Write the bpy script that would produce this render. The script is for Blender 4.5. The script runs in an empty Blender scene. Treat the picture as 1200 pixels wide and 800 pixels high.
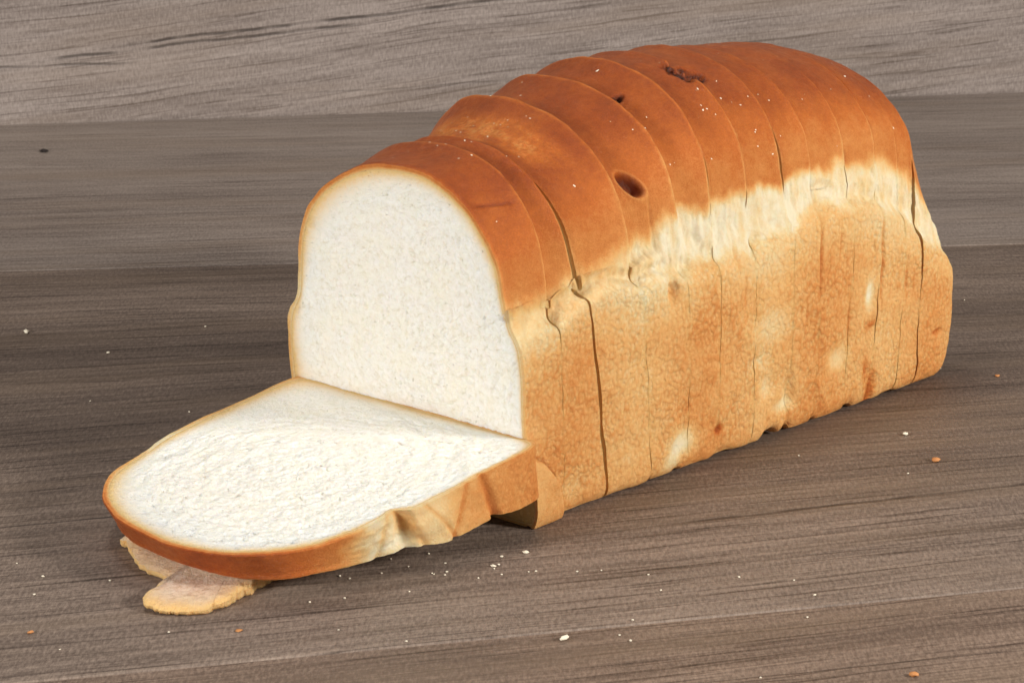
import bpy, math, random
import numpy as np
from mathutils import Vector, Matrix
sc = bpy.context.scene
col = sc.collection

# ------------------------------------------------------------------ camera
cam_d = bpy.data.cameras.new('camera'); cam = bpy.data.objects.new('camera', cam_d); col.objects.link(cam)
cam.location = (-0.0093739, -0.88195718, 0.32505947)
cam.rotation_euler = (math.radians(90 - 16), 0, 0)
cam_d.sensor_width = 36; cam_d.lens = 36 * 3000 / 1200
cam_d.clip_start = 0.05; cam_d.clip_end = 50
cam_d.dof.use_dof = True; cam_d.dof.aperture_blades = 7; cam_d.dof.focus_distance = 0.97; cam_d.dof.aperture_fstop = 64
sc.camera = cam

# ------------------------------------------------------------------ light
w = bpy.data.worlds.new('World'); sc.world = w; w.use_nodes = True
w.node_tree.nodes['Background'].inputs[0].default_value = (1.0, 0.98, 0.96, 1)
w.node_tree.nodes['Background'].inputs[1].default_value = 0.15
sc.view_settings.view_transform = 'Standard'; sc.view_settings.look = 'None'
sc.view_settings.exposure = 0; sc.view_settings.gamma = 1
def area(name, loc, target, size, power, color=(1, 1, 1), size_y=None):
    d = bpy.data.lights.new(name, 'AREA'); d.energy = power; d.color = color
    d.shape = 'RECTANGLE'; d.size = size; d.size_y = size_y or size
    o = bpy.data.objects.new(name, d); col.objects.link(o); o.location = loc
    o.rotation_euler = (Vector(target) - Vector(loc)).to_track_quat('-Z', 'Y').to_euler()
    return o
area('softbox_overhead', (-0.28, 0.22, 1.30), (0.03, 0.05, 0), 0.26, 4.6, (1.0, 0.985, 0.96))
area('softbox_left', (-1.15, -1.05, 0.55), (0.0, 0.05, 0.05), 0.38, 22, (1.0, 0.99, 0.98))
area('softbox_right', (1.25, -0.55, 0.60), (0.1, 0.05, 0.05), 0.26, 26, (1.0, 0.97, 0.93))

# ------------------------------------------------------------------ helpers
rng = np.random.RandomState(7); random.seed(7)
CELL = 1.0
_perm = np.random.RandomState(3).permutation(4096)
_grad = np.random.RandomState(4).normal(size=(4096, 3)); _grad /= np.linalg.norm(_grad, axis=1)[:, None]
def perlin(x, y, z):
    x, y, z = np.broadcast_arrays(x, y, z)
    xi, yi, zi = np.floor(x).astype(int), np.floor(y).astype(int), np.floor(z).astype(int)
    xf, yf, zf = x - xi, y - yi, z - zi
    f = lambda t: t * t * t * (t * (t * 6 - 15) + 10)
    u, v, ww = f(xf), f(yf), f(zf); r = 0
    for dx in (0, 1):
        for dy in (0, 1):
            for dz in (0, 1):
                h = _perm[(_perm[(_perm[(xi + dx) & 4095] + yi + dy) & 4095] + zi + dz) & 4095]
                g = _grad[h]
                d = g[..., 0] * (xf - dx) + g[..., 1] * (yf - dy) + g[..., 2] * (zf - dz)
                r = r + d * (u if dx else 1 - u) * (v if dy else 1 - v) * (ww if dz else 1 - ww)
    return r * 1.5
def fbm(x, y, z, o=3):
    r = 0; a = 1
    for i in range(o):
        r = r + a * perlin(x * 2**i + 17.3 * i, y * 2**i + 5.1 * i, z * 2**i + 9.7 * i); a *= .5
    return r
def sst(a, b, x):
    t = np.clip((x - a) / (b - a), 0, 1); return t * t * (3 - 2 * t)
def tag(o, label=None, cat=None, group=None, kind=None):
    if label: o['label'] = label
    if cat: o['category'] = cat
    if group: o['group'] = group
    if kind: o['kind'] = kind
    return o
def empty(name, loc):
    o = bpy.data.objects.new(name, None); col.objects.link(o); o.location = loc
    o.empty_display_size = .02; return o
def mesh_obj(name, V, F, mat, parent=None, origin=None, smooth=True, attrs=None):
    """V in world metres; stored relative to origin (the parent's base)."""
    V = np.asarray(V, float)
    if origin is None: origin = np.array(parent.location) if parent else V.mean(0) * [1, 1, 0] + [0, 0, V[:, 2].min()]
    me = bpy.data.meshes.new(name)
    me.from_pydata((V - np.array(origin)).tolist(), [], F if isinstance(F, list) else F.tolist())
    for k, a in (attrs or {}).items():
        a = np.asarray(a, np.float32)
        if a.ndim == 1:
            at = me.attributes.new(k, 'FLOAT', 'POINT'); at.data.foreach_set('value', a)
        else:
            at = me.attributes.new(k, 'FLOAT_VECTOR', 'POINT'); at.data.foreach_set('vector', a.ravel())
    if smooth: me.polygons.foreach_set('use_smooth', [True] * len(me.polygons))
    me.materials.append(mat); me.update()
    o = bpy.data.objects.new(name, me); col.objects.link(o)
    if parent: o.parent = parent
    else: o.location = origin
    return o

# node expressions ---------------------------------------------------
class NT:
    def __init__(s, name):
        s.m = bpy.data.materials.new(name); s.m.use_nodes = True; s.t = s.m.node_tree; s.n = s.t.nodes
        s.b = s.n['Principled BSDF']
    def L(s, a, b): s.t.links.new(a, b)
    def put(s, sock, v):
        if hasattr(v, 'is_output'): s.L(v, sock)
        else: sock.default_value = v
    def math(s, op, a, b=0.0, c=None):
        n = s.n.new('ShaderNodeMath'); n.operation = op; s.put(n.inputs[0], a); s.put(n.inputs[1], b)
        if c is not None: s.put(n.inputs[2], c)
        return n.outputs[0]
    def mr(s, v, a, b, c=0.0, d=1.0, smooth=True):
        n = s.n.new('ShaderNodeMapRange'); n.interpolation_type = 'SMOOTHSTEP' if smooth else 'LINEAR'
        for i, x in enumerate((v, a, b, c, d)): s.put(n.inputs[i], x)
        return n.outputs[0]
    def attr(s, name, vec=False):
        n = s.n.new('ShaderNodeAttribute'); n.attribute_name = name
        return n.outputs['Vector' if vec else 'Fac']
    def noise(s, vec, scale, detail=3, rough=.55, dist=0.0):
        n = s.n.new('ShaderNodeTexNoise'); s.put(n.inputs['Vector'], vec); n.inputs['Scale'].default_value = scale
        n.inputs['Detail'].default_value = detail; n.inputs['Roughness'].default_value = rough
        n.inputs['Distortion'].default_value = dist
        return n.outputs['Fac']
    def voro(s, vec, scale, feature='F1', smooth=.5):
        n = s.n.new('ShaderNodeTexVoronoi'); n.feature = feature; s.put(n.inputs['Vector'], vec)
        n.inputs['Scale'].default_value = scale
        if feature == 'SMOOTH_F1': n.inputs['Smoothness'].default_value = smooth
        return n.outputs['Distance']
    def ramp(s, f, stops, interp='LINEAR'):
        n = s.n.new('ShaderNodeValToRGB'); s.put(n.inputs[0], f); e = n.color_ramp.elements
        n.color_ramp.interpolation = interp
        while len(e) < len(stops): e.new(.5)
        for x, (p, c) in zip(e, stops): x.position = p; x.color = lin(c)
        return n.outputs[0]
    def mix(s, f, a, b, mode='MIX'):
        n = s.n.new('ShaderNodeMix'); n.data_type = 'RGBA'; n.blend_type = mode
        s.put(n.inputs['Factor'], f)
        for k, v in ((6, a), (7, b)):
            s.put(n.inputs[k], lin(v) if isinstance(v, tuple) and len(v) == 3 else v)
        return n.outputs[2]
    def scale(s, v, sx, sy, sz, rot=None, loc=None):
        n = s.n.new('ShaderNodeMapping'); s.put(n.inputs[0], v); n.inputs[3].default_value = (sx, sy, sz)
        if rot: n.inputs[2].default_value = rot
        if loc: n.inputs[1].default_value = loc
        return n.outputs[0]
    def sep(s, v):
        n = s.n.new('ShaderNodeSeparateXYZ'); s.L(v, n.inputs[0]); return n.outputs
    def comb(s, x, y, z):
        n = s.n.new('ShaderNodeCombineXYZ')
        for i, v in enumerate((x, y, z)): s.put(n.inputs[i], v)
        return n.outputs[0]
    def bump(s, h, strength, dist, normal=None):
        n = s.n.new('ShaderNodeBump'); s.L(h, n.inputs['Height']); s.put(n.inputs['Strength'], strength)
        n.inputs['Distance'].default_value = dist
        if normal: s.L(normal, n.inputs['Normal'])
        return n.outputs[0]
def lin(c):
    if len(c) == 4: return c
    f = lambda v: v / 255 / 12.92 if v / 255 <= .04045 else ((v / 255 + .055) / 1.055) ** 2.4
    return (f(c[0]), f(c[1]), f(c[2]), 1)

# ------------------------------------------------------------------ materials
CRUST = [(0.0, (255, 240, 206)), (.16, (248, 217, 160)), (.34, (244, 188, 116)), (.48, (230, 154, 80)),
         (.64, (204, 110, 37)), (.80, (163, 75, 20)), (.92, (116, 50, 18)), (1.0, (62, 30, 18))]
def crust_material():
    k = NT('bread_crust'); P = k.attr('loafpos', True)
    bake, peb = k.attr('bake'), k.attr('peb')
    n1 = k.noise(P, .55, 4, .6); n2 = k.noise(P, 3.2, 4, .65); n3 = k.noise(P, 14, 3, .7)
    wp = k.n.new('ShaderNodeTexNoise'); k.L(P, wp.inputs['Vector']); wp.inputs['Scale'].default_value = 2.2
    P2 = k.mix(.16, P, wp.outputs['Color'], 'ADD')
    cell = k.voro(k.scale(P2, 1.15, .85, .9), 6.4, 'SMOOTH_F1', .8)
    v = k.math('ADD', bake, k.math('MULTIPLY', k.math('SUBTRACT', n1, .5), .20))
    v = k.math('ADD', v, k.math('MULTIPLY', k.math('SUBTRACT', n2, .5), .16))
    v = k.math('ADD', v, k.math('MULTIPLY', k.math('SUBTRACT', n3, .5), .20))
    v = k.math('ADD', v, k.math('MULTIPLY', k.math('MULTIPLY', k.math('SUBTRACT', cell, .45), .26), peb))
    c = k.ramp(v, CRUST)
    # pale specks of dry flour and tiny blisters on the baked skin
    spk = k.mr(k.noise(P, 12, 3, .6), .64, .74)
    spk = k.math('MULTIPLY', spk, k.math('MULTIPLY', k.mr(k.noise(P, .8, 2), .45, .65), .35))
    c = k.mix(spk, c, (236, 196, 150))
    k.L(c, k.b.inputs['Base Color'])
    k.put(k.b.inputs['Roughness'], k.math('ADD', k.mr(bake, .3, .85, .66, .36), k.math('MULTIPLY', k.math('SUBTRACT', n2, .5), .3)))
    k.b.inputs['Specular IOR Level'].default_value = .40
    k.b.inputs['Subsurface Weight'].default_value = .22
    k.b.inputs['Subsurface Radius'].default_value = (.004, .002, .001)
    k.b.inputs['Subsurface Scale'].default_value = .6
    hs = k.math('MULTIPLY', k.math('SUBTRACT', 1.0, cell), peb)
    N = k.bump(hs, .75, .0022)
    N = k.bump(k.noise(P, 6, 3, .6), k.mr(peb, 0, 1, .20, .40), .0010, N)
    N = k.bump(k.noise(k.scale(P, 1, .6, .6), 9, 5, .75), .55, .0018, N)
    N = k.bump(k.noise(P, 26, 4, .7), .8, .0010, N)
    k.L(N, k.b.inputs['Normal'])
    return k.m
def crumb_material(name='bread_crumb', cols=((228, 220, 200), (242, 237, 225), (249, 245, 236))):
    k = NT(name); P = k.attr('loafpos', True); e = k.attr('rim')
    S = k.sep(P)
    n = k.noise(P, 5, 4, .7); f = k.noise(P, 16, 3, .6)
    pore = k.mr(k.voro(P, 6.5, 'F1'), .0, .22)          # 0 inside a pore
    sel = k.mr(k.noise(P, 1.3, 3, .6), .50, .62)
    pits = k.math('MULTIPLY', k.math('SUBTRACT', 1.0, pore), sel)
    c = k.ramp(n, list(zip((.30, .46, .66), cols)))
    c = k.mix(k.math('MULTIPLY', k.mr(k.noise(P, .9, 3), .4, .75), .35), c, (246, 238, 212))
    c = k.mix(k.math('MULTIPLY', pits, .35), c, (220, 207, 176))
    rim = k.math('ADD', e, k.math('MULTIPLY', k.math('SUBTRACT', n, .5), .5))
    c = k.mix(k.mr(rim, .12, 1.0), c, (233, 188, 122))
    k.L(c, k.b.inputs['Base Color'])
    k.b.inputs['Roughness'].default_value = .85; k.b.inputs['Specular IOR Level'].default_value = .2
    k.b.inputs['Subsurface Weight'].default_value = .35
    k.b.inputs['Subsurface Radius'].default_value = (.004, .003, .002)
    k.b.inputs['Subsurface Scale'].default_value = 1.0
    N = k.bump(k.noise(P, 5, 4, .7), .7, .0015)
    N = k.bump(k.math('SUBTRACT', 1.0, pits), .8, .0015, N)
    N = k.bump(f, .7, .0006, N)
    k.L(N, k.b.inputs['Normal'])
    return k.m
CR, CB = crust_material(), crumb_material()

def wood_material(name, light, dark, tone, cracks=(), tilt=(.28, .12), far=None, wall=False):
    """weathered grey-brown boards; u runs with the grain, v across it (metres)"""
    k = NT(name); co = k.n.new('ShaderNodeTexCoord').outputs['Object']
    X, Y, Z = k.sep(co)[:3]
    if wall: u, y0 = X, Z; v = Z
    else:
        u = X; y0 = Y
        m = k.mr(Y, .02, .36, tilt[0], tilt[1])
        v = k.math('SUBTRACT', Y, k.math('MULTIPLY', X, m))
    if wall: v = k.math('SUBTRACT', Z, k.math('MULTIPLY', X, tilt[0]))
    wv = k.math('ADD', v, k.math('MULTIPLY', k.math('SUBTRACT', k.noise(k.comb(k.math('MULTIPLY', u, 3.0), k.math('MULTIPLY', v, 6.0), 0.0), 1.0, 2), .5), .02))
    G = lambda a, b, d=4, r=.6, z=0.0: k.noise(k.comb(k.math('MULTIPLY', u, a), k.math('MULTIPLY', wv, b), z), 1.0, d, r)
    broad = G(1.6, 14, 3, .5, 3.3)
    mid = G(5, 110, 7, .72, 1.1)
    fine = G(22, 560, 6, .8, 7.7)
    weave = k.noise(k.comb(k.math('MULTIPLY', u, 850), k.math('MULTIPLY', wv, 260), 2.0), 1.0, 2, .7)
    strk = k.mr(G(9, 400, 4, .7, 21.0), .54, .64)
    cloud = k.noise(k.comb(k.math('MULTIPLY', u, 7), k.math('MULTIPLY', wv, 10), 5.0), 1.0, 4, .6)
    s = k.math('ADD', k.math('MULTIPLY', broad, .55), k.math('MULTIPLY', mid, .60))
    s = k.math('ADD', s, k.math('MULTIPLY', fine, .75))
    s = k.math('ADD', s, k.math('MULTIPLY', weave, .80))
    s = k.math('ADD', s, k.math('MULTIPLY', cloud, .30))
    s = k.math('ADD', s, tone - 1.46)
    s = k.math('SUBTRACT', s, k.math('MULTIPLY', strk, .34))
    if far is not None:      # tone ramps across this board from front to back
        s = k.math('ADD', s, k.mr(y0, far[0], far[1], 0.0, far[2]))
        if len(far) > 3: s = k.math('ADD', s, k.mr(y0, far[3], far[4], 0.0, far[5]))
    mid_c = tuple((a + b) / 2 for a, b in zip(light, dark))
    c = k.ramp(k.math('ADD', s, .5), [(.05, dark), (.5, mid_c), (.95, light)])
    c = k.mix(k.mr(k.noise(k.comb(k.math('MULTIPLY', u, 3), k.math('MULTIPLY', wv, 30), 9.0), 1.0, 3), .45, .7, 0, .30), c, (128, 108, 88))
    # drying checks: short dark streaks scattered with the grain
    st = k.mr(G(9, 330, 3, .55, 12.0), .66, .76)
    st = k.math('MULTIPLY', st, k.mr(cloud, .45, .6))
    h = k.math('ADD', k.math('MULTIPLY', fine, .7), k.math('MULTIPLY', mid, .5))
    dk = k.math('MULTIPLY', st, .55)
    wob = k.math('MULTIPLY', k.math('SUBTRACT', k.noise(k.comb(k.math('MULTIPLY', u, 16), 0.0, 4.0), 1.0, 3), .5), .006)
    Yv = Z if wall else Y
    for (x0, ya, x1, yb, wd, st_) in cracks:
        mm = (yb - ya) / (x1 - x0)
        d = k.math('ABSOLUTE', k.math('SUBTRACT', k.math('ADD', Yv, wob), k.math('MULTIPLY_ADD', X, mm, ya - mm * x0)))
        line = k.mr(d, wd * .3, wd, 1.0, 0.0)
        line = k.math('MULTIPLY', line, k.math('MULTIPLY', k.mr(X, x0, x0 + .03), k.mr(X, x1 - .03, x1, 1.0, 0.0)))
        line = k.math('MULTIPLY', line, k.mr(k.noise(k.comb(k.math('MULTIPLY', u, 30), 0.0, ya * 50), 1.0, 2), .35, .6, st_ * .3, st_))
        dk = k.math('MAXIMUM', dk, line)
    c = k.mix(dk, c, (46, 36, 31))
    k.L(c, k.b.inputs['Base Color'])
    k.put(k.b.inputs['Roughness'], k.mr(fine, .3, .7, .62, .48)); k.b.inputs['Specular IOR Level'].default_value = .3
    N = k.bump(h, .35, .0008); N = k.bump(k.math('SUBTRACT', 1.0, dk), .5, .0006, N); N = k.bump(weave, .25, .0003, N)
    k.L(N, k.b.inputs['Normal'])
    return k.m

# ------------------------------------------------------------------ table and backdrop
def prism(name, poly, z0, z1, mat, parent, bev=.0006):
    """board with a small chamfer along its upper edges; poly counter-clockwise"""
    p = np.array(poly, float); n = len(p); c = p.mean(0)
    inn = []
    for i in range(n):
        a, b_, d = p[i - 1], p[i], p[(i + 1) % n]
        e1 = (b_ - a) / np.linalg.norm(b_ - a); e2 = (d - b_) / np.linalg.norm(d - b_)
        n1 = np.array([-e1[1], e1[0]]); n2 = np.array([-e2[1], e2[0]])
        inn.append(b_ + (n1 + n2) / (1 + n1 @ n2) * bev)
    V = [(x, y, z0) for x, y in p] + [(x, y, z1 - bev) for x, y in p] + [(x, y, z1) for x, y in inn]
    F = [list(range(n))[::-1], list(range(2 * n, 3 * n))]
    for i in range(n):
        j = (i + 1) % n
        F += [[i, j, n + j, n + i], [n + i, n + j, 2 * n + j, 2 * n + i]]
    return mesh_obj(name, V, F, mat, parent, origin=(0, 0, 0), smooth=False)
plain = NT('dark_board'); plain.b.inputs['Base Color'].default_value = lin((40, 32, 27)); plain.b.inputs['Roughness'].default_value = .9
X0, X1 = -1.3, 1.3
J1 = lambda x: .411 + .11 * x        # joint behind the loaf
J2 = lambda x: -.097 + .246 * x      # joint in front of the loaf
WL = lambda x: .822 + .170 * x       # foot of the backdrop
table = mesh_obj('table_top', [(X0, -.75, -.03), (X1, -.75, -.03), (X1, WL(X1), -.03), (X0, WL(X0), -.03),
                               (X0, -.75, -.012), (X1, -.75, -.012), (X1, WL(X1), -.012), (X0, WL(X0), -.012)],
                 [[3, 2, 1, 0], [4, 5, 6, 7], [0, 1, 5, 4], [1, 2, 6, 5], [2, 3, 7, 6], [3, 0, 4, 7]], plain.m, origin=(0, 0, 0), smooth=False)
tag(table, 'grey brown wooden table top of wide weathered boards under the bread', kind='structure')
g = .0003
wf = wood_material('wood_front', (162, 139, 121), (58, 44, 36), -.01,
                   cracks=[(-.35, -.228, .1, -.13, .0007, .6), (.0, -.150, .4, -.05, .0007, .5)])
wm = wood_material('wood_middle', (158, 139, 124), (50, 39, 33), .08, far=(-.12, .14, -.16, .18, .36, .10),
                   cracks=[(-.5, -.087, -.10, .033, .0010, .9), (.04, .0045, .42, .1275, .0018, .9), (-.35, .10, -.1, .165, .0006, .4),
                           (.02, -.045, .4, .055, .0007, .6), (-.21, .185, -.165, .192, .0012, .9)])
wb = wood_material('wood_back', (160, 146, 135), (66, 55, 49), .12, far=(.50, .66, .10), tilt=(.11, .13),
                   cracks=[(-.6, .385, .6, .53, .0010, .35), (-.5, .49, .2, .57, .0012, .25)])
prism('plank', [(X0, -.75), (X1, -.75), (X1, J2(X1) - g), (X0 + .9, J2(X0 + .9) - g), (X0, -.75 + .34)], -.0119, 0, wf, table)
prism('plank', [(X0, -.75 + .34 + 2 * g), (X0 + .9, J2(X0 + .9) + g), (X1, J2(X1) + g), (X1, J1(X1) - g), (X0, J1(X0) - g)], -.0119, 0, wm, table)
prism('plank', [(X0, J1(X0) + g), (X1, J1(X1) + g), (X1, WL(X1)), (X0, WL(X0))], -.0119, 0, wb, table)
# backdrop board, built in its own frame then turned
ww = wood_material('wood_backdrop', (172, 159, 150), (80, 68, 61), .03, tilt=(.10, .10), wall=True,
                   cracks=[(-.33, .052, -.10, .072, .0014, .7), (-.28, .060, .10, .096, .0015, .8), (.02, .084, .44, .152, .0018, .9),
                           (.22, .126, .5, .170, .0012, .7), (-.6, .045, -.25, .050, .0012, .6), (-.2, .024, .3, .04, .0009, .35)])
L = 1.35; th = .016
V = [(-L, 0, 0), (L, 0, 0), (L, th, 0), (-L, th, 0), (-L, 0, .9), (L, 0, .9), (L, th, .9), (-L, th, .9)]
bd = mesh_obj('backdrop_board', V, [[3, 2, 1, 0], [4, 5, 6, 7], [0, 1, 5, 4], [1, 2, 6, 5], [2, 3, 7, 6], [3, 0, 4, 7]], ww, origin=(0, 0, 0), smooth=False)
bd.location = (0, WL(0) + .0005, -.011); bd.rotation_euler = (0, 0, math.atan(.170))
tag(bd, 'upright grey weathered wood board behind the table', kind='structure')

# ------------------------------------------------------------------ bread slices
PHI = math.radians(46.649)
A = np.array([math.cos(PHI), math.sin(PHI), 0]); B = np.array([-A[1], A[0], 0]); UP = np.array([0, 0, 1.])
def loaf_world(u, z, s):          # cm in the loaf's frame -> metres in the world
    return (s[:, None] * A + u[:, None] * B + z[:, None] * UP) * .01

NS = [10, 8, 14, 36, 40, 26, 18, 20, 40, 36, 34, 30, 26, 16, 14, 12, 10, 8, 6, 6, 5, 5, 5, 5, 5, 5]   # samples per control segment
def station(sb, k, zb, zbr, H, ua, zc, uL=12.2, zl=6.6, notch=1.0, zcl=7.4, wbr=1.0, ur=.8, W=13.0, sq=.92):
    c = lambda al, side: ((ua - (ua - ur) * math.cos(al) ** sq, zc + (H - zc) * math.sin(al) ** sq) if side > 0 else
                          (ua + (uL - ua) * math.cos(al) ** sq, zcl + (H - zcl) * math.sin(al) ** sq))
    r = math.radians
    P = [(6.3, 0.06), (1.6, .04), (.62, .06), (.36, .36), (.26, 2.4), (.24, zb - 1.0), (.33 + .04 * (1 - notch), zb - .32),
         (.86 * notch + .58 * (1 - notch), zb + .04 + .3 * (1 - notch)), (.78, zb + .5 + .6 * (1 - notch)),
         (ur, zc), c(r(24), 1), c(r(46), 1), c(r(68), 1), (ua, H), c(r(68), 0), c(r(46), 0), c(r(24), 0), (uL, zcl), (uL + .02, zl + .45),
         (uL * .8 + W * .2, zl + .0), (W - .22, zl - .55), (W - .02, zl - 1.5), (W - .05, 2.4), (W - .2, .36), (W - .5, .05), (W - 2, .03)]
    return dict(sb=sb, k=k, zb=zb, zbr=zbr, H=H, P=np.array(P), wbr=wbr)
def profile(P):
    out = []; N = len(P)
    for i in range(N):
        p0, p1, p2, p3 = P[i - 1], P[i], P[(i + 1) % N], P[(i + 2) % N]
        t = np.linspace(0, 1, NS[i], endpoint=False)[:, None]
        d = lambda a, b: max(np.linalg.norm(b - a), 1e-3) ** .5
        t0 = 0; t1 = t0 + d(p0, p1); t2 = t1 + d(p1, p2); t3 = t2 + d(p2, p3); tt = t1 + t * (t2 - t1)
        A1 = (t1 - tt) / (t1 - t0) * p0 + (tt - t0) / (t1 - t0) * p1; A2 = (t2 - tt) / (t2 - t1) * p1 + (tt - t1) / (t2 - t1) * p2
        A3 = (t3 - tt) / (t3 - t2) * p2 + (tt - t2) / (t3 - t2) * p3
        B1 = (t2 - tt) / (t2 - t0) * A1 + (tt - t0) / (t2 - t0) * A2; B2 = (t3 - tt) / (t3 - t1) * A2 + (tt - t1) / (t3 - t1) * A3
        out.append((t2 - tt) / (t2 - t1) * B1 + (tt - t1) / (t2 - t1) * B2)
    return np.concatenate(out)
NP_ = sum(NS)
def grid_faces(n, m, off=0, flip=False):     # n around (closed) x m rows
    i = np.arange(n); j = np.arange(m - 1); I, J = np.meshgrid(i, j, indexing='ij')
    a = J * n + I; b_ = J * n + (I + 1) % n
    F = np.stack([a, b_, b_ + n, a + n], -1).reshape(-1, 4) + off
    return F[:, ::-1] if flip else F

# dents and patches on the near side: (s, z, rs, rz, depth, bake change)
DENTS = [(15.4, 1.8, .35, .75, .22, -.05), (15.1, 1.3, .7, .3, .10, -.22), (13.9, 2.3, .5, .5, .16, -.15), (20.67, 4.9, .28, .65, .07, -.30), (20.8, 3.6, .42, .18, -.02, .26),
         (8.6, 1.3, .75, .55, .12, -.36), (8.0, .6, .5, .5, .06, -.25), (10.84, 1.3, .24, .22, .10, .34), (21.1, .6, .35, .9, .14, .30), (20.6, 1.6, .2, .6, .06, .2),
         (2.19, .9, .6, .7, .05, -.10), (7.94, 7.5, .28, .5, .40, .08), (25.9, 2.2, .35, .12, .12, .2), (18.6, 2.5, .7, .5, .10, -.22),
         (14.1, 4.9, 1.2, .6, .06, -.12), (17.2, 7.2, .10, 1.6, .10, .18), (21.5, 6.4, .09, 1.9, .10, .18), (18.5, 7.6, .08, .6, .05, .1),
         (12.3, 6.6, .10, .8, .07, .1), (13.4, 3.6, .6, .35, .10, -.1), (19.3, 4.2, .10, .9, .05, .10), (23.3, 5.2, .10, .8, .06, .10), (16.3, 4.7, .1, .6, .05, .1),
         (11.9, 7.9, .15, .6, .10, .05), (9.6, 9.0, .5, .35, .12, 0), (13.0, 8.6, .2, .5, .10, 0), (10.9, 8.2, .3, .25, .14, 0), (14.6, 8.9, .5, .25, .12, 0), (17.8, 9.9, .7, .25, .12, .0)]
NOTCHES = [(14.3, .55, .36), (15.4, .28, .25), (19.7, .32, .18), (8.5, .22, .10), (6.8, .12, .12), (11.3, .7, .08), (17.3, .2, .12), (22.6, .6, .1)]

def make_slice(root, st0, st1, world, gap0=None, gap1=None, rows=26, cap0=8, cap1=8, off=0., seed=0, scale=(1, 1), endfn=None,
               taper=None, heel=False, extra=None, flip=False, flat=False):
    P0, P1 = profile(st0['P']), profile(st1['P'])
    m = rows; tt = np.linspace(0, 1, m)
    tt = .5 - .5 * np.cos(tt * math.pi) if rows < 20 else tt
    U = []; Zs = []; S = []; tp = 1.0 if flat or heel else 1.7
    for t in tt:
        p = P0 * (1 - t ** tp) + P1 * t ** tp
        U.append(p[:, 0]); Zs.append(p[:, 1])
    U = np.array(U); Z = np.array(Zs); T = np.repeat(tt[:, None], NP_, 1)
    s0 = st0['sb'] - st0['k'] * Z; s1 = st1['sb'] - st1['k'] * Z
    if gap0 is not None: s0 = s0 + gap0(Z)
    if gap1 is not None: s1 = s1 - gap1(Z)
    sw = .05
    s0 = s0 + sw * perlin(U * .35 + seed * 3.1, Z * .35, U * 0 + seed) + .006 * perlin(U * 2, Z * 2, U * 0 + seed * 2.7)
    s1 = s1 + sw * perlin(U * .35 + seed * 3.1 + 3.1, Z * .35, U * 0 + seed + 1) + .006 * perlin(U * 2, Z * 2, U * 0 + seed * 2.7 + 5)
    if endfn is not None: s1 = endfn(U, Z, s0, s1)
    S = s0 + (s1 - s0) * T
    # in-plane outward normals of the outline
    dU = np.roll(U, -1, 1) - np.roll(U, 1, 1); dZ = np.roll(Z, -1, 1) - np.roll(Z, 1, 1); l = np.hypot(dU, dZ) + 1e-9
    nu, nz = -dZ / l, dU / l        # outline runs clockwise seen from the front
    cu, cz = 6.4, 5.5
    sg = np.sign((nu * (U - cu) + nz * (Z - cz)).mean()); nu, nz = nu * sg, nz * sg
    zb = st0['zb'] * (1 - T) + st1['zb'] * T; zbr = st0['zbr'] * (1 - T) + st1['zbr'] * T
    H = st0['H'] * (1 - T) + st1['H'] * T; wb_ = st0['wbr'] * (1 - T) + st1['wbr'] * T
    right = U < 6.4
    Ss = S + off
    zq = Z + .35 * fbm(Ss * .9, Z * .5, U * .5 + seed * .37, 3)
    low = 1 - sst(zb - .5, zb + .35, zq)
    high = sst(zbr - .55 * wb_, zbr + .8 * wb_, zq)
    side_b = .40 + .05 * np.sin(Ss * .8) - .12 * sst(zb - 2.6, zb - .4, Z) - .12 * sst(zb - 1.3, zb - .1, Z) * sst(10, 7, Ss) + .05 * sst(1.5, 0, Z)
    band = .05 + .11 * fbm(Ss * 2.2, Z * .7, U, 3) + .17 * sst(8, 4.5, Ss) * sst(0, .2, U * 0 + 1) + .05 * sst(16, 22, Ss)
    if flat: band = band + .0 * band
    crown = .56 + .23 * sst(zbr + .8, H - .5, Z)
    bake = band * (1 - low) * (1 - high) + side_b * low + crown * high * (1 - low)
    bottom = sst(.3, .0, Z) * (np.abs(U - 6.4) < 5.9)
    bake = bake * (1 - bottom) + .42 * bottom
    peb = low * (1 - .5 * sst(1.0, .2, Z)) * .95 + .10 * (1 - low) * (1 - high)
    edge_n = 1 + .8 * perlin(U * 2.5, Z * 2.5, U * 0 + seed)
    bake = bake - high * edge_n * (.13 * sst(.93, 1.0, T) + .07 * sst(.05, .0, T)) * (0 if heel else 1)  # paler cut edges: golden crust plus a lit rim painted into the bake
    # relief
    D = .07 * fbm(Ss * .55, Z * .55, U * .55 + seed * .11, 2)
    pv = .55 + .45 * sst(-.4, .5, fbm(Ss * .45, Z * .45, U * 0 + 8, 2)); peb = peb * pv
    D += peb * .055 * perlin(Ss * 2.5 + .6 * perlin(Z, Ss, U * 0), Z * 1.5, U * 1.5) + peb * .05 * fbm(Ss * .9, Z * .6, U * 0 + 2, 2) + peb * .012 * fbm(Ss * 5.5, Z * 5.5, U * 5.5, 2)
    D += (1 - low) * (1 - high) * ((.06 if flat else .11) * fbm(Ss * 1.9, Z * .9, U * .7 + 3, 3) + .03 * perlin(Ss * 5, Z * 2, U))
    D += high * (.035 * sst(.80, .97, T) - .03 * sst(.975, 1, T) - .05 * sst(.06, 0, T)) * (0 if heel else 1)
    D += high * .012 * fbm(Ss * 2.2, Z * 2.2, U * 2.2, 3)
    if not flat:
        for (ds, dz, rs, rz, dp, db) in DENTS:
            gsn = np.exp(-(((Ss - ds) / rs) ** 2 + ((Z - dz) / rz) ** 2) ** 1.3) * (U < 3)
            D -= dp * gsn; bake = bake + db * gsn
            if db < -.2: peb = peb * (1 - .8 * gsn)
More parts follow.
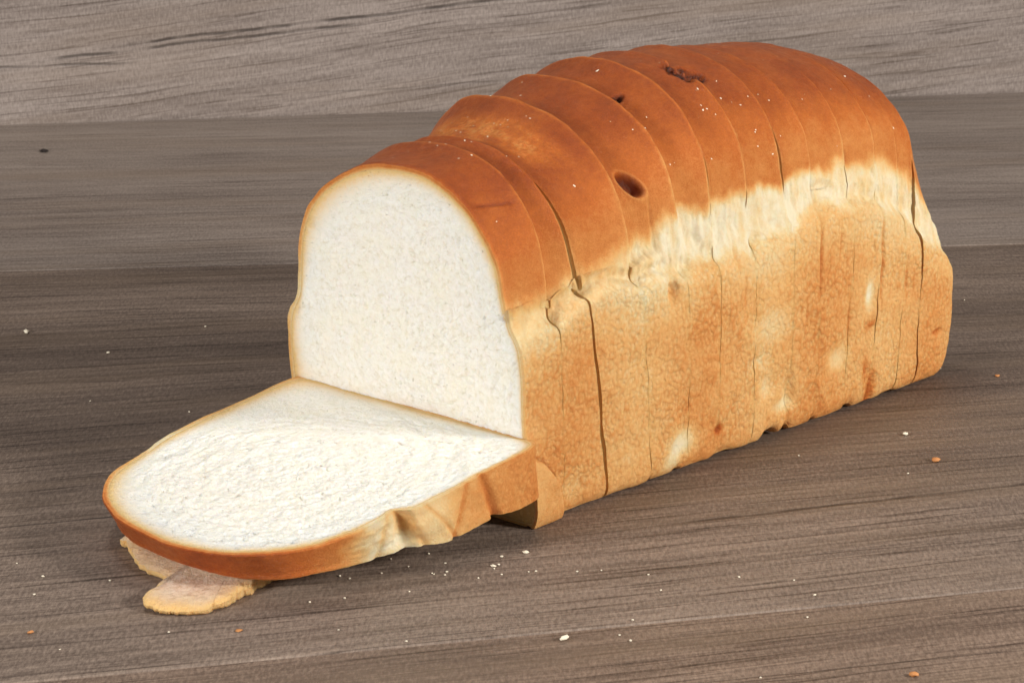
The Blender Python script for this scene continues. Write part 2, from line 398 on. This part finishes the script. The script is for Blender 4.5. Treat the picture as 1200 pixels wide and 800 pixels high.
    if extra is not None: D, bake, peb = extra(U, Z, Ss, T, D, bake, peb, high)
    D = D * np.where(Z < .12, .25, 1)
    if heel:                      # baked end: rounds over towards the outer face
        rr = np.clip((T - .55) / .45, 0, 1); D = D - .75 * (1 - np.sqrt(np.clip(1 - rr ** 2, 0, 1)))
    nrz = np.exp(-((Z - zb - .1) / .55) ** 2) * (U < 5)
    nrz = nrz * sst(0, .25, T + (seed > 2.5))
    D = D + nrz * (.06 * fbm(Ss * 1.6, Z * 1.4, U, 3) + (0 if heel or flat else .20) * (np.sin(math.pi * T) - .5) * sst(11, 7, Ss))
    U2 = U + nu * D; Z2 = Z + nz * D + nrz * (0 if heel or flat else .30) * (np.sin(math.pi * T) - .5) * sst(11, 7, Ss) + nrz * .10 * fbm(Ss * 1.1 + 4, U * 0 + 2, U * 0, 3)
    if not flat:
        lift = np.zeros_like(Z)
        for (ds, rs, h) in NOTCHES: lift += h * np.exp(-((Ss - ds) / rs) ** 4)
        lift += .04 * (perlin(Ss * .9, Ss * 0 + 3.3, Ss * 0) + .5)
        nr = np.exp(-(U / 2.2) ** 2) * np.exp(-(Z / .8) ** 2)
        Z2 = Z2 + lift * nr
        Z2 = np.maximum(Z2, 0.01)
    # ragged knife edge
    eg = (np.exp(-(T / .05)) - np.exp(-((1 - T) / .05))) * .012 * perlin(U * 6, Z * 6, Ss * 0 + seed)
    S = S + eg
    W_ = lambda u, z, s: world(u.ravel(), z.ravel(), s.ravel())
    lp = lambda u, z, s: np.stack([u.ravel(), z.ravel(), s.ravel() + off], -1)
    # crust: outer wall + two thin rims
    RIM = .18
    def inset(u, z, d):
        r = np.hypot(u - cu, z - cz); f = 1 - d / r; return cu + (u - cu) * f, cz + (z - cz) * f
    fr_u, fr_z = inset(U2[0], Z2[0], RIM); bk_u, bk_z = inset(U2[-1], Z2[-1], RIM)
    for _ in range(14):
        fr_u = (np.roll(fr_u, 1) + fr_u + np.roll(fr_u, -1)) / 3; fr_z = (np.roll(fr_z, 1) + fr_z + np.roll(fr_z, -1)) / 3
    fm_u, fm_z = inset(U2[0], Z2[0], RIM * .5); bm_u, bm_z = inset(U2[-1], Z2[-1], RIM * .5)
    cU = np.vstack([fr_u, fm_u, U2[0], U2, U2[-1], bm_u, bk_u]); cZ = np.vstack([fr_z, fm_z, Z2[0], Z2, Z2[-1], bm_z, bk_z])
    cS = np.vstack([S[0], S[0], S[0], S, S[-1], S[-1], S[-1]])
    rimb = lambda b: np.clip(b * .72 + .06, 0, .58)
    if heel:
        bB = np.vstack([rimb(bake[0]) * .55, rimb(bake[0]), bake[0], bake, bake[-1], bake[-1], bake[-1]])
        pB = np.vstack([peb[0] * 0, peb[0] * 0, peb[0], peb, peb[-1], peb[-1], peb[-1]])
    else:
        bB = np.vstack([rimb(bake[0]) * .55, rimb(bake[0]), rimb(bake[0]), bake, rimb(bake[-1]), rimb(bake[-1]), rimb(bake[-1]) * .55])
        pB = np.vstack([peb[0] * 0, peb[0] * 0, peb[0] * 0, peb, peb[-1] * 0, peb[-1] * 0, peb[-1] * 0])
    n = cU.shape[0]
    # split the rims from the wall so that the cut edge stays crisp
    F = np.vstack([grid_faces(NP_, 3), grid_faces(NP_, m, NP_ * 3), grid_faces(NP_, 3, NP_ * (3 + m))])
    if flip: F = F[:, ::-1]
    V = W_(cU, cZ, cS)
    if heel:                      # close the outer face of the end slice with crust
        mh = 26; uu, zz, ss_, bb = [], [], [], []
        for q in np.linspace(0, 1, mh)[1:]:
            f = 1 - q * .999
            u_, z_ = cu + (U2[-1] - cu) * f, cz + (Z2[-1] - cz) * f
            uu.append(u_); zz.append(z_); ss_.append(S[-1] * f + (S[-1].mean()) * (1 - f) + .05 * perlin(u_, z_, u_ * 0)); bb.append(u_ * 0 + .42 + .2 * sst(7, 9, z_))
        uu, zz, ss_, bb = map(np.array, (uu, zz, ss_, bb))
        # weld to the wall's last row
        base = NP_ * (3 + m - 1); n0 = len(V)
        V = np.vstack([V[:NP_ * (3 + m)], W_(uu, zz, ss_)]); n0 = NP_ * (3 + m)
        F = np.vstack([grid_faces(NP_, 3), grid_faces(NP_, m, NP_ * 3), grid_faces(NP_, 2 + 0, base), grid_faces(NP_, mh - 1, n0)])
        # row after base is n0 == base + NP_ so the strip above joins them
        cU = np.vstack([cU[:3 + m], uu]); cZ = np.vstack([cZ[:3 + m], zz]); cS = np.vstack([cS[:3 + m], ss_])
        bB = np.vstack([bB[:3 + m], bb]); pB = np.vstack([pB[:3 + m], bb * 0 + .8])
    mesh_obj('crust', V, F, CR, root, attrs=dict(loafpos=lp(cU, cZ, cS), bake=bB.ravel(), peb=np.clip(pB, 0, 1).ravel()))
    # crumb: closed body inside the crust
    def cap(r, u, z, s, sd):
        q = np.linspace(0, 1, r + 1); q = q if r > 20 else q ** 1.3
        cu_, cz_, cs_, rm = [], [], [], []
        sc_ = s.mean()
        kk = np.polyfit(z, s, 1)
        usm, zsm = u - cu, z - cz
        for _ in range(400):
            usm = (np.roll(usm, 1) + usm + np.roll(usm, -1)) / 3; zsm = (np.roll(zsm, 1) + zsm + np.roll(zsm, -1)) / 3
        for x in q[::-1]:                       # centre -> edge
            f = max(1 - x, .002)
            g_ = min(1, x * 14)
            a_, b2 = cu + ((u - cu) * (1 - g_) + usm * g_) * f, cz + ((z - cz) * (1 - g_) + zsm * g_) * f
            rimd = (1 - f) * np.hypot(u - cu, z - cz)
            s_ = s * f ** 14 + (np.polyval(kk, b2) + .03 * perlin(a_ * .35, b2 * .35, a_ * 0 + sd)) * (1 - f ** 14)
            cu_.append(a_); cz_.append(b2); cs_.append(s_); rm.append(np.exp(-rimd / (.16 + .16 * sst(7, 11, b2))))
        return map(np.array, (cu_, cz_, cs_, rm))
    fu, fz, fs, frm = cap(cap0, fr_u, fr_z, S[0], seed)
    bu, bz, bs, brm = cap(cap1, bk_u, bk_z, S[-1] - (.25 if heel else 0), seed + 9)
    def pores(u, z, s, sign, rm, hi):
        d = .035 * fbm(u * 1.6, z * 1.6, s * 0 + seed, 2)
        if hi:
            d += .030 * fbm(u * 6, z * 6, s * 0 + seed, 2)
            rr = np.hypot(u - 6.6, z - 6.8); th_ = np.arctan2(z - 6.8, u - 6.6); cx_, sx_ = np.cos(th_), np.sin(th_)
            pn = perlin(rr * 4.2, cx_ * (2 + rr * .9), sx_ * (2 + rr * .9) + seed); d += .03 * sst(.30, .60, pn) + .02 * pn
            pn = perlin(rr * 2.0 + 9, cx_ * (1 + rr * .4), sx_ * (1 + rr * .4) + seed); d += .05 * pn
            pn = perlin(u * 3.1 + .5 * z, z * 4.0, s * 0 + 40 + seed); d += .07 * sst(.42, .62, pn)
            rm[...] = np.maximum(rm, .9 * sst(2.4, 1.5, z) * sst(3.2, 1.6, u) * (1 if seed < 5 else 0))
            d += .35 * np.exp(-(((u - 11.0) / .17) ** 2 + ((z - 9.9) / .26) ** 2) ** 2) * (1 if seed < 5 else 0)
            pn = perlin(u * 7.1, z * 8.0, s * 0 + 80 + seed); d += .03 * sst(.35, .6, pn)
            pn = perlin(u * 1.5, z * 2.0, s * 0 + 120 + seed); d += .10 * sst(.54, .70, pn)
        return s + sign * d * (1 - rm)
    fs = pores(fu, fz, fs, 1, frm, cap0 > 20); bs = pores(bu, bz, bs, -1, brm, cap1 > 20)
    wu, wz, ws = [], [], []
    for x, dd in ((.06, .12), (.16, 1.5), (.84, 1.5), (.94, .12)):
        a_, b2 = inset(fr_u * (1 - x) + bk_u * x, fr_z * (1 - x) + bk_z * x, dd)
        wu.append(a_); wz.append(b2); ws.append(fs[-1] * (1 - x) + bs[-1] * x)
    wu, wz, ws = np.array(wu), np.array(wz), np.array(ws)
    aU = np.vstack([fu, fu[-1:], wu, bu[-1:], bu[::-1]]); aZ = np.vstack([fz, fz[-1:], wz, bz[-1:], bz[::-1]]); aS = np.vstack([fs, fs[-1:], ws, bs[-1:], bs[::-1]])
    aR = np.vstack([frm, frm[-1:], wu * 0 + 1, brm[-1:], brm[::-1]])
    nf, nw = len(fu), len(wu) + 2
    F = np.vstack([grid_faces(NP_, nf), grid_faces(NP_, nw, NP_ * nf), grid_faces(NP_, len(bu), NP_ * (nf + nw))])
    if flip: F = F[:, ::-1]
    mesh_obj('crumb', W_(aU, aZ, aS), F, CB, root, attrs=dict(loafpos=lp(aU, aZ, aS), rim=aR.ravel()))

st = [
 #        sb    k    zb   zbr   H     ua   zc
 station(0.0, .085, 7.5, 8.3, 12.95, 5.6, 7.9, zcl=7.1, wbr=1.1, ur=.80, notch=.35),
 station(1.85, .055, 7.75, 8.4, 13.45, 5.6, 8.2, zcl=7.3, wbr=1.1, notch=.75),
 station(4.30, .150, 8.45, 9.0, 13.45, 5.8, 8.6, zcl=7.5, wbr=1.0),
 station(6.75, .080, 8.25, 9.3, 14.45, 7.4, 9.1, zcl=8.0, wbr=.9),
 station(9.00, .030, 8.10, 10.15, 14.85, 7.4, 9.8, zcl=8.4, wbr=.5, notch=.8),
 station(10.75, .000, 8.2, 10.2, 15.3, 7.0, 10.1, zcl=8.6, wbr=.55, notch=.35),
 station(13.0, .0, 8.4, 10.35, 15.3, 6.9, 10.1, zcl=8.6, wbr=.55, notch=.2),
 station(15.4, .0, 8.7, 10.25, 15.2, 6.9, 9.9, zcl=8.6, wbr=.4, notch=.2),
 station(17.15, .0, 9.1, 10.5, 15.0, 6.9, 9.9, zcl=8.5, wbr=.5, notch=.5),
 station(19.2, -.03, 9.0, 10.5, 14.8, 7.0, 9.8, zcl=8.4, wbr=.6, notch=.6),
 station(21.0, -.055, 8.6, 10.1, 14.5, 7.1, 9.6, zcl=8.4, wbr=.8, notch=.7),
 station(22.9, -.03, 7.9, 9.6, 14.1, 7.1, 9.5, zcl=8.3, wbr=.9, notch=.6),
 station(24.4, .0, 6.9, 8.8, 13.8, 7.2, 9.3, zcl=8.3, wbr=.9, notch=.5),
 station(27.3, .0, 5.4, 7.4, 12.6, 7.2, 8.6, zcl=8.0, wbr=1.0, notch=.4, ur=1.2, uL=11.8),
]
def shrink(s, f, du=0, dz=0):    # next slice standing slightly inside its neighbour
    P = s['P'].copy(); top = P[:, 1] > s['zb'] + .8
    c = np.array([6.4, 5.5]); P[top] = c + (P[top] - c) * f
    d = dict(s); d['P'] = P; return d
gz = lambda z, lo, hi, w_: w_ * sst(lo, (lo + hi) / 2, z) * sst(hi + 2, hi, z)
GAPS = {1: lambda Z: .012 + .02 * sst(7, 8, Z), 2: lambda Z: .05 + gz(Z, 7.5, 11.5, .14) + .03 * sst(8, 4, Z), 3: lambda Z: .008 + gz(Z, 8, 10.5, .10), 4: lambda Z: .004 + .012 * sst(8.5, 9.5, Z),
        5: lambda Z: .002 + gz(Z, 9, 12.5, .14), 6: lambda Z: .002 + gz(Z, 9, 12.5, .12), 7: lambda Z: .002 + gz(Z, 9.2, 12.6, .17),
        8: lambda Z: .003 + .0 * Z, 9: lambda Z: .002 + .0 * Z, 10: lambda Z: .015 + .0 * Z, 11: lambda Z: .012 + 0 * Z, 12: lambda Z: .03 + gz(Z, 5, 9, .10)}
inset_next = {1: .960, 2: .978, 3: .945, 4: .955, 5: .976, 6: .980, 7: .980, 8: .992, 9: .995, 10: .996, 11: .994, 12: .985}

def ex_first(U, Z, S, T, D, bake, peb, high):          # short scored line near the top of the front slice
    d = np.exp(-((Z - 11.88 + .06 * (S)) / .05) ** 2) * sst(-.75, -.5, S) * sst(1.0, .7, S) * (U < 5)
    r = (U < 3) * 1.0
    line = np.interp(S, [-.4, .6, 1.2, 1.5, 1.7], [3.0, 2.45, 1.7, 1.0, .1])
    below = sst(.05, -.05, Z - line) * r
    gr = np.exp(-((Z - line) / .07) ** 2) * r
    D = D + .30 * below * sst(0, .6, line - Z + .25) - .16 * gr
    bake = bake + .10 * gr - .03 * below; peb = peb * (1 - .8 * below)
    return D - .05 * d, bake + .12 * d, peb
def ex_third(U, Z, S, T, D, bake, peb, high):          # torn pale strip over the top
    d = sst(12.4, 13.3, Z) * sst(.10, .25, T) * sst(.82, .55, T) * sst(11.5, 9, U) * sst(1.2, 2.6, U)
    d = d * np.clip(.8 + .6 * fbm(U * .9, S * 2, Z * 0, 3), 0, 1)
    return D + d * (.05 * fbm(U * 4, S * 4, Z, 3) - .05), bake - .21 * d, np.maximum(peb, d * .6)
def ex_fourth(U, Z, S, T, D, bake, peb, high):         # deep oval hole on the shoulder with a fold below it
    r = (U < 4) * 1.0
    a, b_ = S - 6.92, Z - 11.55; ca, sa = math.cos(.75), math.sin(.75)
    x, y = a * ca - b_ * sa, a * sa + b_ * ca
    q = np.sqrt((x / .60) ** 2 + (y / .34) ** 2)
    h = sst(1.05, .70, q) * r
    lipp = np.exp(-((q - 1.15) / .12) ** 2) * r
    fold = np.exp(-((S - 7.5 - .02 * (10.8 - Z)) / .06) ** 2) * sst(8.6, 9.2, Z) * sst(11.2, 10.8, Z) * r
    D = D - .55 * h + .04 * lipp - .05 * fold
    return D, bake + .27 * h - .08 * lipp - .04 * fold, peb * (1 - h)
def ex_scar(c_s, c_u, rs, ru, depth, dark):
    def f(U, Z, S, T, D, bake, peb, high):
        q = np.sqrt(((S - c_s) / rs) ** 2 + ((U - c_u) / ru) ** 2) + .35 * fbm(U * 2, S * 2, Z * 0, 2)
        h = sst(1.1, .6, q) * (Z > 11)
        D = D - depth * h + h * .22 * fbm(U * 4, S * 4, Z * 0, 3)
        return D, bake + dark * h, np.maximum(peb, h)
    return f
def ex_fifth(U, Z, S, T, D, bake, peb, high):
    return ex_scar(9.35, 4.5, .40, .22, .22, .18)(U, Z, S, T, D, bake, peb, high)
EX = {1: ex_first, 3: ex_third, 4: ex_fourth, 5: ex_fifth, 6: ex_scar(12.8, 4.3, .60, .70, .20, .13), 7: ex_scar(13.1, 4.1, .85, .70, .18, .13)}
LABELS = [
 'front slice of the standing loaf showing its whole round white cut face',
 'second standing slice, narrow and low, just before the wide dark gap in the crown',
 'third standing slice with a pale torn strip across the top of its brown crown',
 'standing slice with the deep oval hole in its brown shoulder',
 'standing slice right behind the one with the oval hole, ending in a fine crack',
 'standing slice two behind the one with the oval hole, flush cream band below its crown',
 'standing slice directly in front of the long dark gap near the middle of the crown',
 'standing slice directly behind the long dark gap near the middle of the crown',
 'standing slice two behind the long dark gap in the crown, closely pressed to its neighbours',
 'standing slice with a pale rectangular chip mark low on its golden side',
 'third slice from the far end, its side crust starting to curve inwards',
 'second slice from the far end, just in front of the rounded heel',
 'rounded golden heel closing the far right end of the loaf']
for i in range(1, 14):
    f = dict(st[i - 1]); bk = dict(st[i])
    if i > 1: f = shrink(f, inset_next[i - 1])
    g0 = (lambda Z, q=GAPS.get(i - 1): q(Z)) if i > 1 else None
    g1 = (lambda Z, q=GAPS.get(i): q(Z)) if i < 13 else None
    base = (A * f['sb'] + B * 6.4) * .01
    root = empty('bread_slice' if i < 13 else 'bread_heel', tuple(base))
    tag(root, LABELS[i - 1], 'bread slice', 'slices of the standing loaf')
    endfn = None
    if i == 13:
        endfn = lambda U, Z, s0, s1: s0 + .75 + (2.40 - .45 * sst(2.4, 0, Z)) * sst(10.2, 4.0, Z) - .3 * sst(11, 13, Z)
    make_slice(root, f, bk, loaf_world, g0, g1, rows=70 if i == 4 else 36, cap0=110 if i == 1 else 8, cap1=8, seed=i * 1.7, endfn=endfn, heel=(i == 13), extra=EX.get(i))

# ------------------------------------------------------------------ the slice lying in front
CAMC = np.array([-0.0093739, -0.88195718, 0.32505947])
def euler_m(a, b_, g_):
    ca, sa, cb, sb, cg, sg = math.cos(a), math.sin(a), math.cos(b_), math.sin(b_), math.cos(g_), math.sin(g_)
    return np.array([[ca, -sa, 0], [sa, ca, 0], [0, 0, 1]]) @ np.array([[1, 0, 0], [0, cb, -sb], [0, sb, cb]]) @ np.array([[cg, 0, sg], [0, 1, 0], [-sg, 0, cg]])
RF = euler_m(-0.7699, 0.1458, -0.0139); TF = np.array([-0.0462, 0.0415, 0.03462])
def flat_world(u, z, s):
    Lc = np.stack([-(u - 6.5) * 1.066, -z * .978, -s], 1) * .01
    return Lc @ RF.T + TF
fs0 = station(0, 0, 6.9, 8.7, 13.15, 5.9, 8.2, uL=12.25, zcl=8.6, zl=7.9, wbr=1.3, ur=.72, W=12.75)
fs1 = station(0, 0, 6.6, 8.6, 12.75, 6.0, 8.0, uL=12.0, zcl=8.6, zl=7.8, wbr=1.3, ur=1.0, W=12.6)
fs1['P'][:, 0] = 6.4 + (fs1['P'][:, 0] - 6.4) * .985
def flat_end(U, Z, s0, s1):
    return 2.15 - .085 * Z - .18 * sst(11, 13.1, Z) + .05 * np.sin(Z * 1.7) + .06 * perlin(Z * .9, U * .2, Z * 0)
def ex_flat(U, Z, S, T, D, bake, peb, high):
    r = (U < 4) * 1.0
    for (z0, sl, dp, wd) in ((2.9, -.5, .22, .20), (4.4, .9, .10, .14), (5.4, -1.3, .06, .12), (6.6, -.9, .12, .20), (7.6, .5, .06, .15)):
        d = np.exp(-((Z - z0 - sl * (T - .5)) / wd) ** 2) * r
        D = D - dp * d * (.3 + .9 * T); bake = bake + .12 * d
    pale = np.exp(-((Z - 5.6) / 1.3) ** 2) * r
    D = D + .12 * np.exp(-((Z - 5.3) / .8) ** 2) * r * sst(0, .4, T)
    return D, bake - .15 * pale + .06 * r * sst(4, 1.5, Z), peb * (1 - .75 * sst(1.5, 3.2, Z)) * .6
base = TF + RF @ np.array([0, -.065, 0]); base[2] = .004
root = empty('bread_slice', tuple(base))
tag(root, 'bread slice lying flat in front of the loaf, its white crumb facing up', 'bread slice', 'slices of bread')
make_slice(root, fs0, fs1, flat_world, rows=34, cap0=120, cap1=8, seed=31.3, endfn=flat_end, extra=ex_flat, flat=True, flip=True, off=40)

# ------------------------------------------------------------------ torn piece under the lying slice
def torn_piece():
    edge = [(-14.9, -1.2), (-14.75, -1.9), (-14.5, -2.7), (-14.34, -3.17), (-13.95, -4.05), (-13.42, -4.68), (-13.05, -5.05), (-12.75, -5.45), (-12.9, -5.75), (-13.06, -6.05),
            (-13.2, -6.6), (-13.42, -7.25), (-13.25, -7.75), (-12.97, -8.02), (-12.5, -8.2), (-12.02, -8.25), (-11.5, -8.2), (-11.13, -8.02), (-10.8, -7.7),
            (-10.51, -7.41), (-10.1, -6.6), (-9.7, -5.9), (-8.8, -4.6), (-7.2, -3.0), (-5.4, -1.2), (-4.2, .6), (-4.8, 3.2), (-7.5, 5.2), (-10.5, 4.2), (-13.2, 1.6)]
    E_ = np.array(edge); n = len(E_); sub = 26; pts = []
    for i in range(n):
        p0, p1, p2, p3 = E_[i - 1], E_[i], E_[(i + 1) % n], E_[(i + 2) % n]
        for t in np.linspace(0, 1, sub, endpoint=False):
            pts.append(.5 * ((2 * p1) + (-p0 + p2) * t + (2 * p0 - 5 * p1 + 4 * p2 - p3) * t * t + (-p0 + 3 * p1 - 3 * p2 + p3) * t ** 3))
    E_ = np.array(pts); n = len(E_)
    E_ = E_ + .05 * np.stack([perlin(E_[:, 0] * 6, E_[:, 1] * 6, E_[:, 0] * 0), perlin(E_[:, 0] * 6, E_[:, 1] * 6, E_[:, 0] * 0 + 7)], 1)
    E_ = E_ + .13 * np.stack([fbm(E_[:, 0] * 2, E_[:, 1] * 2, E_[:, 0] * 0, 3), fbm(E_[:, 0] * 2, E_[:, 1] * 2, E_[:, 0] * 0 + 7, 3)], 1)
    c = np.array([-10.2, -.5]); M = 40
    def top(x, y):   # thin at the torn rim, thicker beneath the slice
        d = (x - c[0]) * 0 + np.clip(((x + 13.2) * .72 + (y + 7.2) * .69) / 12, 0, 1)
        return .24 + .75 * d ** 1.1 + .03 * fbm(x * 1.6, y * 1.6, x * 0, 2)
    V = []; rim = []; bake = []
    for j, q in enumerate(np.linspace(0, 1, M)):
        f = q; p = c + (E_ - c) * max(f, .002)
        dist = (1 - f) * np.hypot(*(E_ - c).T)
        h = top(p[:, 0], p[:, 1]) - .10 * np.exp(-dist / .15)
        h += .14 * np.exp(-((p[:, 0] + 13.2) ** 2 + (p[:, 1] + 7.3) ** 2) / .6)      # tip curls up
        V.append(np.column_stack([p, h])); rim.append(np.clip(np.exp(-dist / 1.1) * (.55 + .4 * sst(-5.4, -6.6, p[:, 1])) + .12 * fbm(p[:, 0], p[:, 1], p[:, 0] * 0), 0, 1))
    nt = M
    for h in (.10, .0):
        p = E_ + (0 if h > .05 else 1) * (c - E_) * .01
        V.append(np.column_stack([p, np.full(n, h) + .10 * np.exp(-((p[:, 0] + 13.2) ** 2 + (p[:, 1] + 7.3) ** 2) / .6)])); rim.append(np.full(n, 1.))
    V.append(np.column_stack([c + (E_ - c) * .002, np.full(n, .0)])); rim.append(np.full(n, 1.))
    V = np.vstack(V) * .01; V[:, 2] += .0002
    F = grid_faces(n, nt + 3)
    root = empty('torn_bread_piece', (-.102, -.005, 0))
    tag(root, 'thin torn scrap of bread with a jagged crust edge, poking out under the lying slice', 'bread scrap')
    # crumb is the upper sheet, crust the thin skin along the rim and underside
    ft = F[F.max(1) < n * nt]; 
    mesh_obj('crumb', V[:n * nt], ft, CB2, root, attrs=dict(loafpos=V[:n * nt] * 100 + 60, rim=np.concatenate(rim[:nt])))
    V2 = V[n * (nt - 1):]; F2 = grid_faces(n, 4)
    mesh_obj('crust', V2, F2, CR, root, attrs=dict(loafpos=V2 * 100 + 60, bake=np.full(len(V2), .30), peb=np.full(len(V2), .3)))
CB2 = crumb_material('tan_crumb', ((188, 150, 122), (216, 182, 154), (232, 206, 182)))  # darker, tan version of the crumb colours
torn_piece()

# ------------------------------------------------------------------ loose crumbs on the table
crumbm = NT('loose_crumb'); crumbm.b.inputs['Base Color'].default_value = lin((236, 224, 200)); crumbm.b.inputs['Roughness'].default_value = .9
crum2 = NT('toasted_crumb'); crum2.b.inputs['Base Color'].default_value = lin((196, 132, 76)); crum2.b.inputs['Roughness'].default_value = .7
crum3 = NT('dark_speck'); crum3.b.inputs['Base Color'].default_value = lin((40, 30, 26)); crum3.b.inputs['Roughness'].default_value = .8
def nugget(name, x, y, r, mat, seed, squash=.6, z=0., parent=None, stretch=1.3):
    R_ = np.random.RandomState(seed)
    nlat, nlon = 5, 8; V = [(0, 0, 1)]
    for a in range(1, nlat):
        for b_ in range(nlon):
            th_, ph = math.pi * a / nlat, 2 * math.pi * b_ / nlon
            V.append((math.sin(th_) * math.cos(ph), math.sin(th_) * math.sin(ph), math.cos(th_)))
    V.append((0, 0, -1)); V = np.array(V)
    V *= (1 + .35 * R_.uniform(-1, 1, len(V)))[:, None]; V *= [stretch, 1, squash]
    an = R_.uniform(0, 6.28); c_, s_ = math.cos(an), math.sin(an); V = V @ np.array([[c_, -s_, 0], [s_, c_, 0], [0, 0, 1]])
    V *= r; V[:, 2] -= V[:, 2].min(); V += [x, y, z]
    F = []
    for b_ in range(nlon): F.append([0, 1 + b_, 1 + (b_ + 1) % nlon])
    for a in range(nlat - 2):
        for b_ in range(nlon):
            p = 1 + a * nlon; F.append([p + b_, p + nlon + b_, p + nlon + (b_ + 1) % nlon, p + (b_ + 1) % nlon])
    p = 1 + (nlat - 2) * nlon
    for b_ in range(nlon): F.append([p + b_, len(V) - 1, p + (b_ + 1) % nlon])
    return V, F
def crumb_thing(x, y, r, mat, seed, label, group=None, **kw):
    V, F = nugget('c', x * .01, y * .01, r * .0085, mat, seed, **kw)
    o = mesh_obj('bread_crumb', V, F, mat); tag(o, label, 'crumb', group); return o
crumb_thing(-23.57, 26.61, .15, crumbm.m, 1, 'larger white crumb alone on the dark boards at the far left', stretch=1.7)
crumb_thing(-19.23, 23.2, .09, crumbm.m, 2, 'small white crumb right of the larger crumb at the far left')
crumb_thing(.77, -10.31, .15, crumbm.m, 3, 'biggest white crumb on the boards near the bottom edge', stretch=1.5)
crumb_thing(15.85, 7.89, .16, crum2.m, 4, 'orange toasted crumb on the table right of the loaf')
crumb_thing(15.13, 11.26, .12, crumbm.m, 5, 'pale yellowish crumb behind the orange crumb right of the loaf')
crumb_thing(11.78, -13.24, .14, crum2.m, 6, 'orange crumb at the bottom right edge of the picture')
crumb_thing(-9.96, -9.51, .12, crum2.m, 7, 'flat orange crumb in front of the torn bread scrap', squash=.3)
crumb_thing(-16.8, -9.73, .09, crum2.m, 8, 'tiny brown crumb near the bottom left corner')
crumb_thing(20.4, 19.6, .12, crum2.m, 9, 'brown crumb beside the far heel of the loaf', squash=.4)
crumb_thing(-.45, -2.29, .10, crumbm.m, 10, 'white crumb just in front of the gap between lying slice and loaf', stretch=1.5)
crumb_thing(-1.6, -3.64, .09, crumbm.m, 11, 'white crumb in the shadow below the right end of the lying slice')
crumb_thing(-29.97, 67.84, .30, crum3.m, 12, 'dark speck on the far boards below the backdrop at the left', squash=.25, stretch=1.5)
small = [(-15.33, 27.64), (-18.9, 15.93), (-14.49, 14.37), (21.13, 32.42), (18.09, 20.77), (-18.45, -3.31), (-6.67, -9.44), (-3.92, -2.37), (10.49, 8.63), (14.52, 6.44),
         (-6.95, -4.55), (-5.24, -2.89), (-3.3, -3.3), (2.2, -4.0), (-.1, -4.1), (3.1, -8.6), (2.6, -9.9), (-17.3, -4.6), (-14.9, -5.0)]
rs = np.random.RandomState(11)
for k in range(16): small.append((-3.2 + rs.normal() * 2.6, -3.9 + rs.normal() * .8))
for k in range(14): small.append((rs.uniform(-18, 16), rs.uniform(-14, -4)))
for k, (x, y) in enumerate(small):
    crumb_thing(x, y, rs.uniform(.03, .055), crumbm.m, 50 + k, 'one of the tiny pale crumbs scattered on the boards around the bread', 'tiny crumbs scattered on the table')

# white flecks lying on the crown (nobody could count them)
def flecks():
    Vs, Fs = [], []; n = 0; R_ = np.random.RandomState(5)
    dg = bpy.context.evaluated_depsgraph_get(); dg.update()
    cnt = 0
    while cnt < 110:
        s = R_.uniform(-.3, 24); u = R_.uniform(.9, 10)
        if R_.rand() < .45:
            cs, cu_ = [(1.5, 5.5), (6.0, 8), (8.8, 3.2), (12.5, 2.8), (14.8, 2.2), (4.5, 6)][R_.randint(6)]
            s = cs + R_.normal() * .6; u = cu_ + R_.normal() * .9
        o = (A * s + B * u) * .01 + UP * .2
        ok, loc, nor, *_ = sc.ray_cast(dg, Vector(o), Vector((0, 0, -1)))
        if not ok or loc.z < .10: continue
        r = R_.uniform(.018, .045) * .01 * (1.7 if R_.rand() < .08 else 1)
        V, F = nugget('f', 0, 0, r, None, cnt + 500, squash=.35, stretch=1.6)
        q = Vector((0, 0, 1)).rotation_difference(nor).to_matrix()
        V = V @ np.array(q).T + np.array(loc) - np.array(nor) * r * .15
        Vs.append(V); Fs += [[a + n for a in f] for f in F]; n += len(V); cnt += 1
    o = mesh_obj('flour_flecks', np.vstack(Vs), Fs, crumbm.m)
    tag(o, 'tiny white flour flecks sprinkled over the brown crown of the loaf', 'flour', kind='stuff')
flecks()
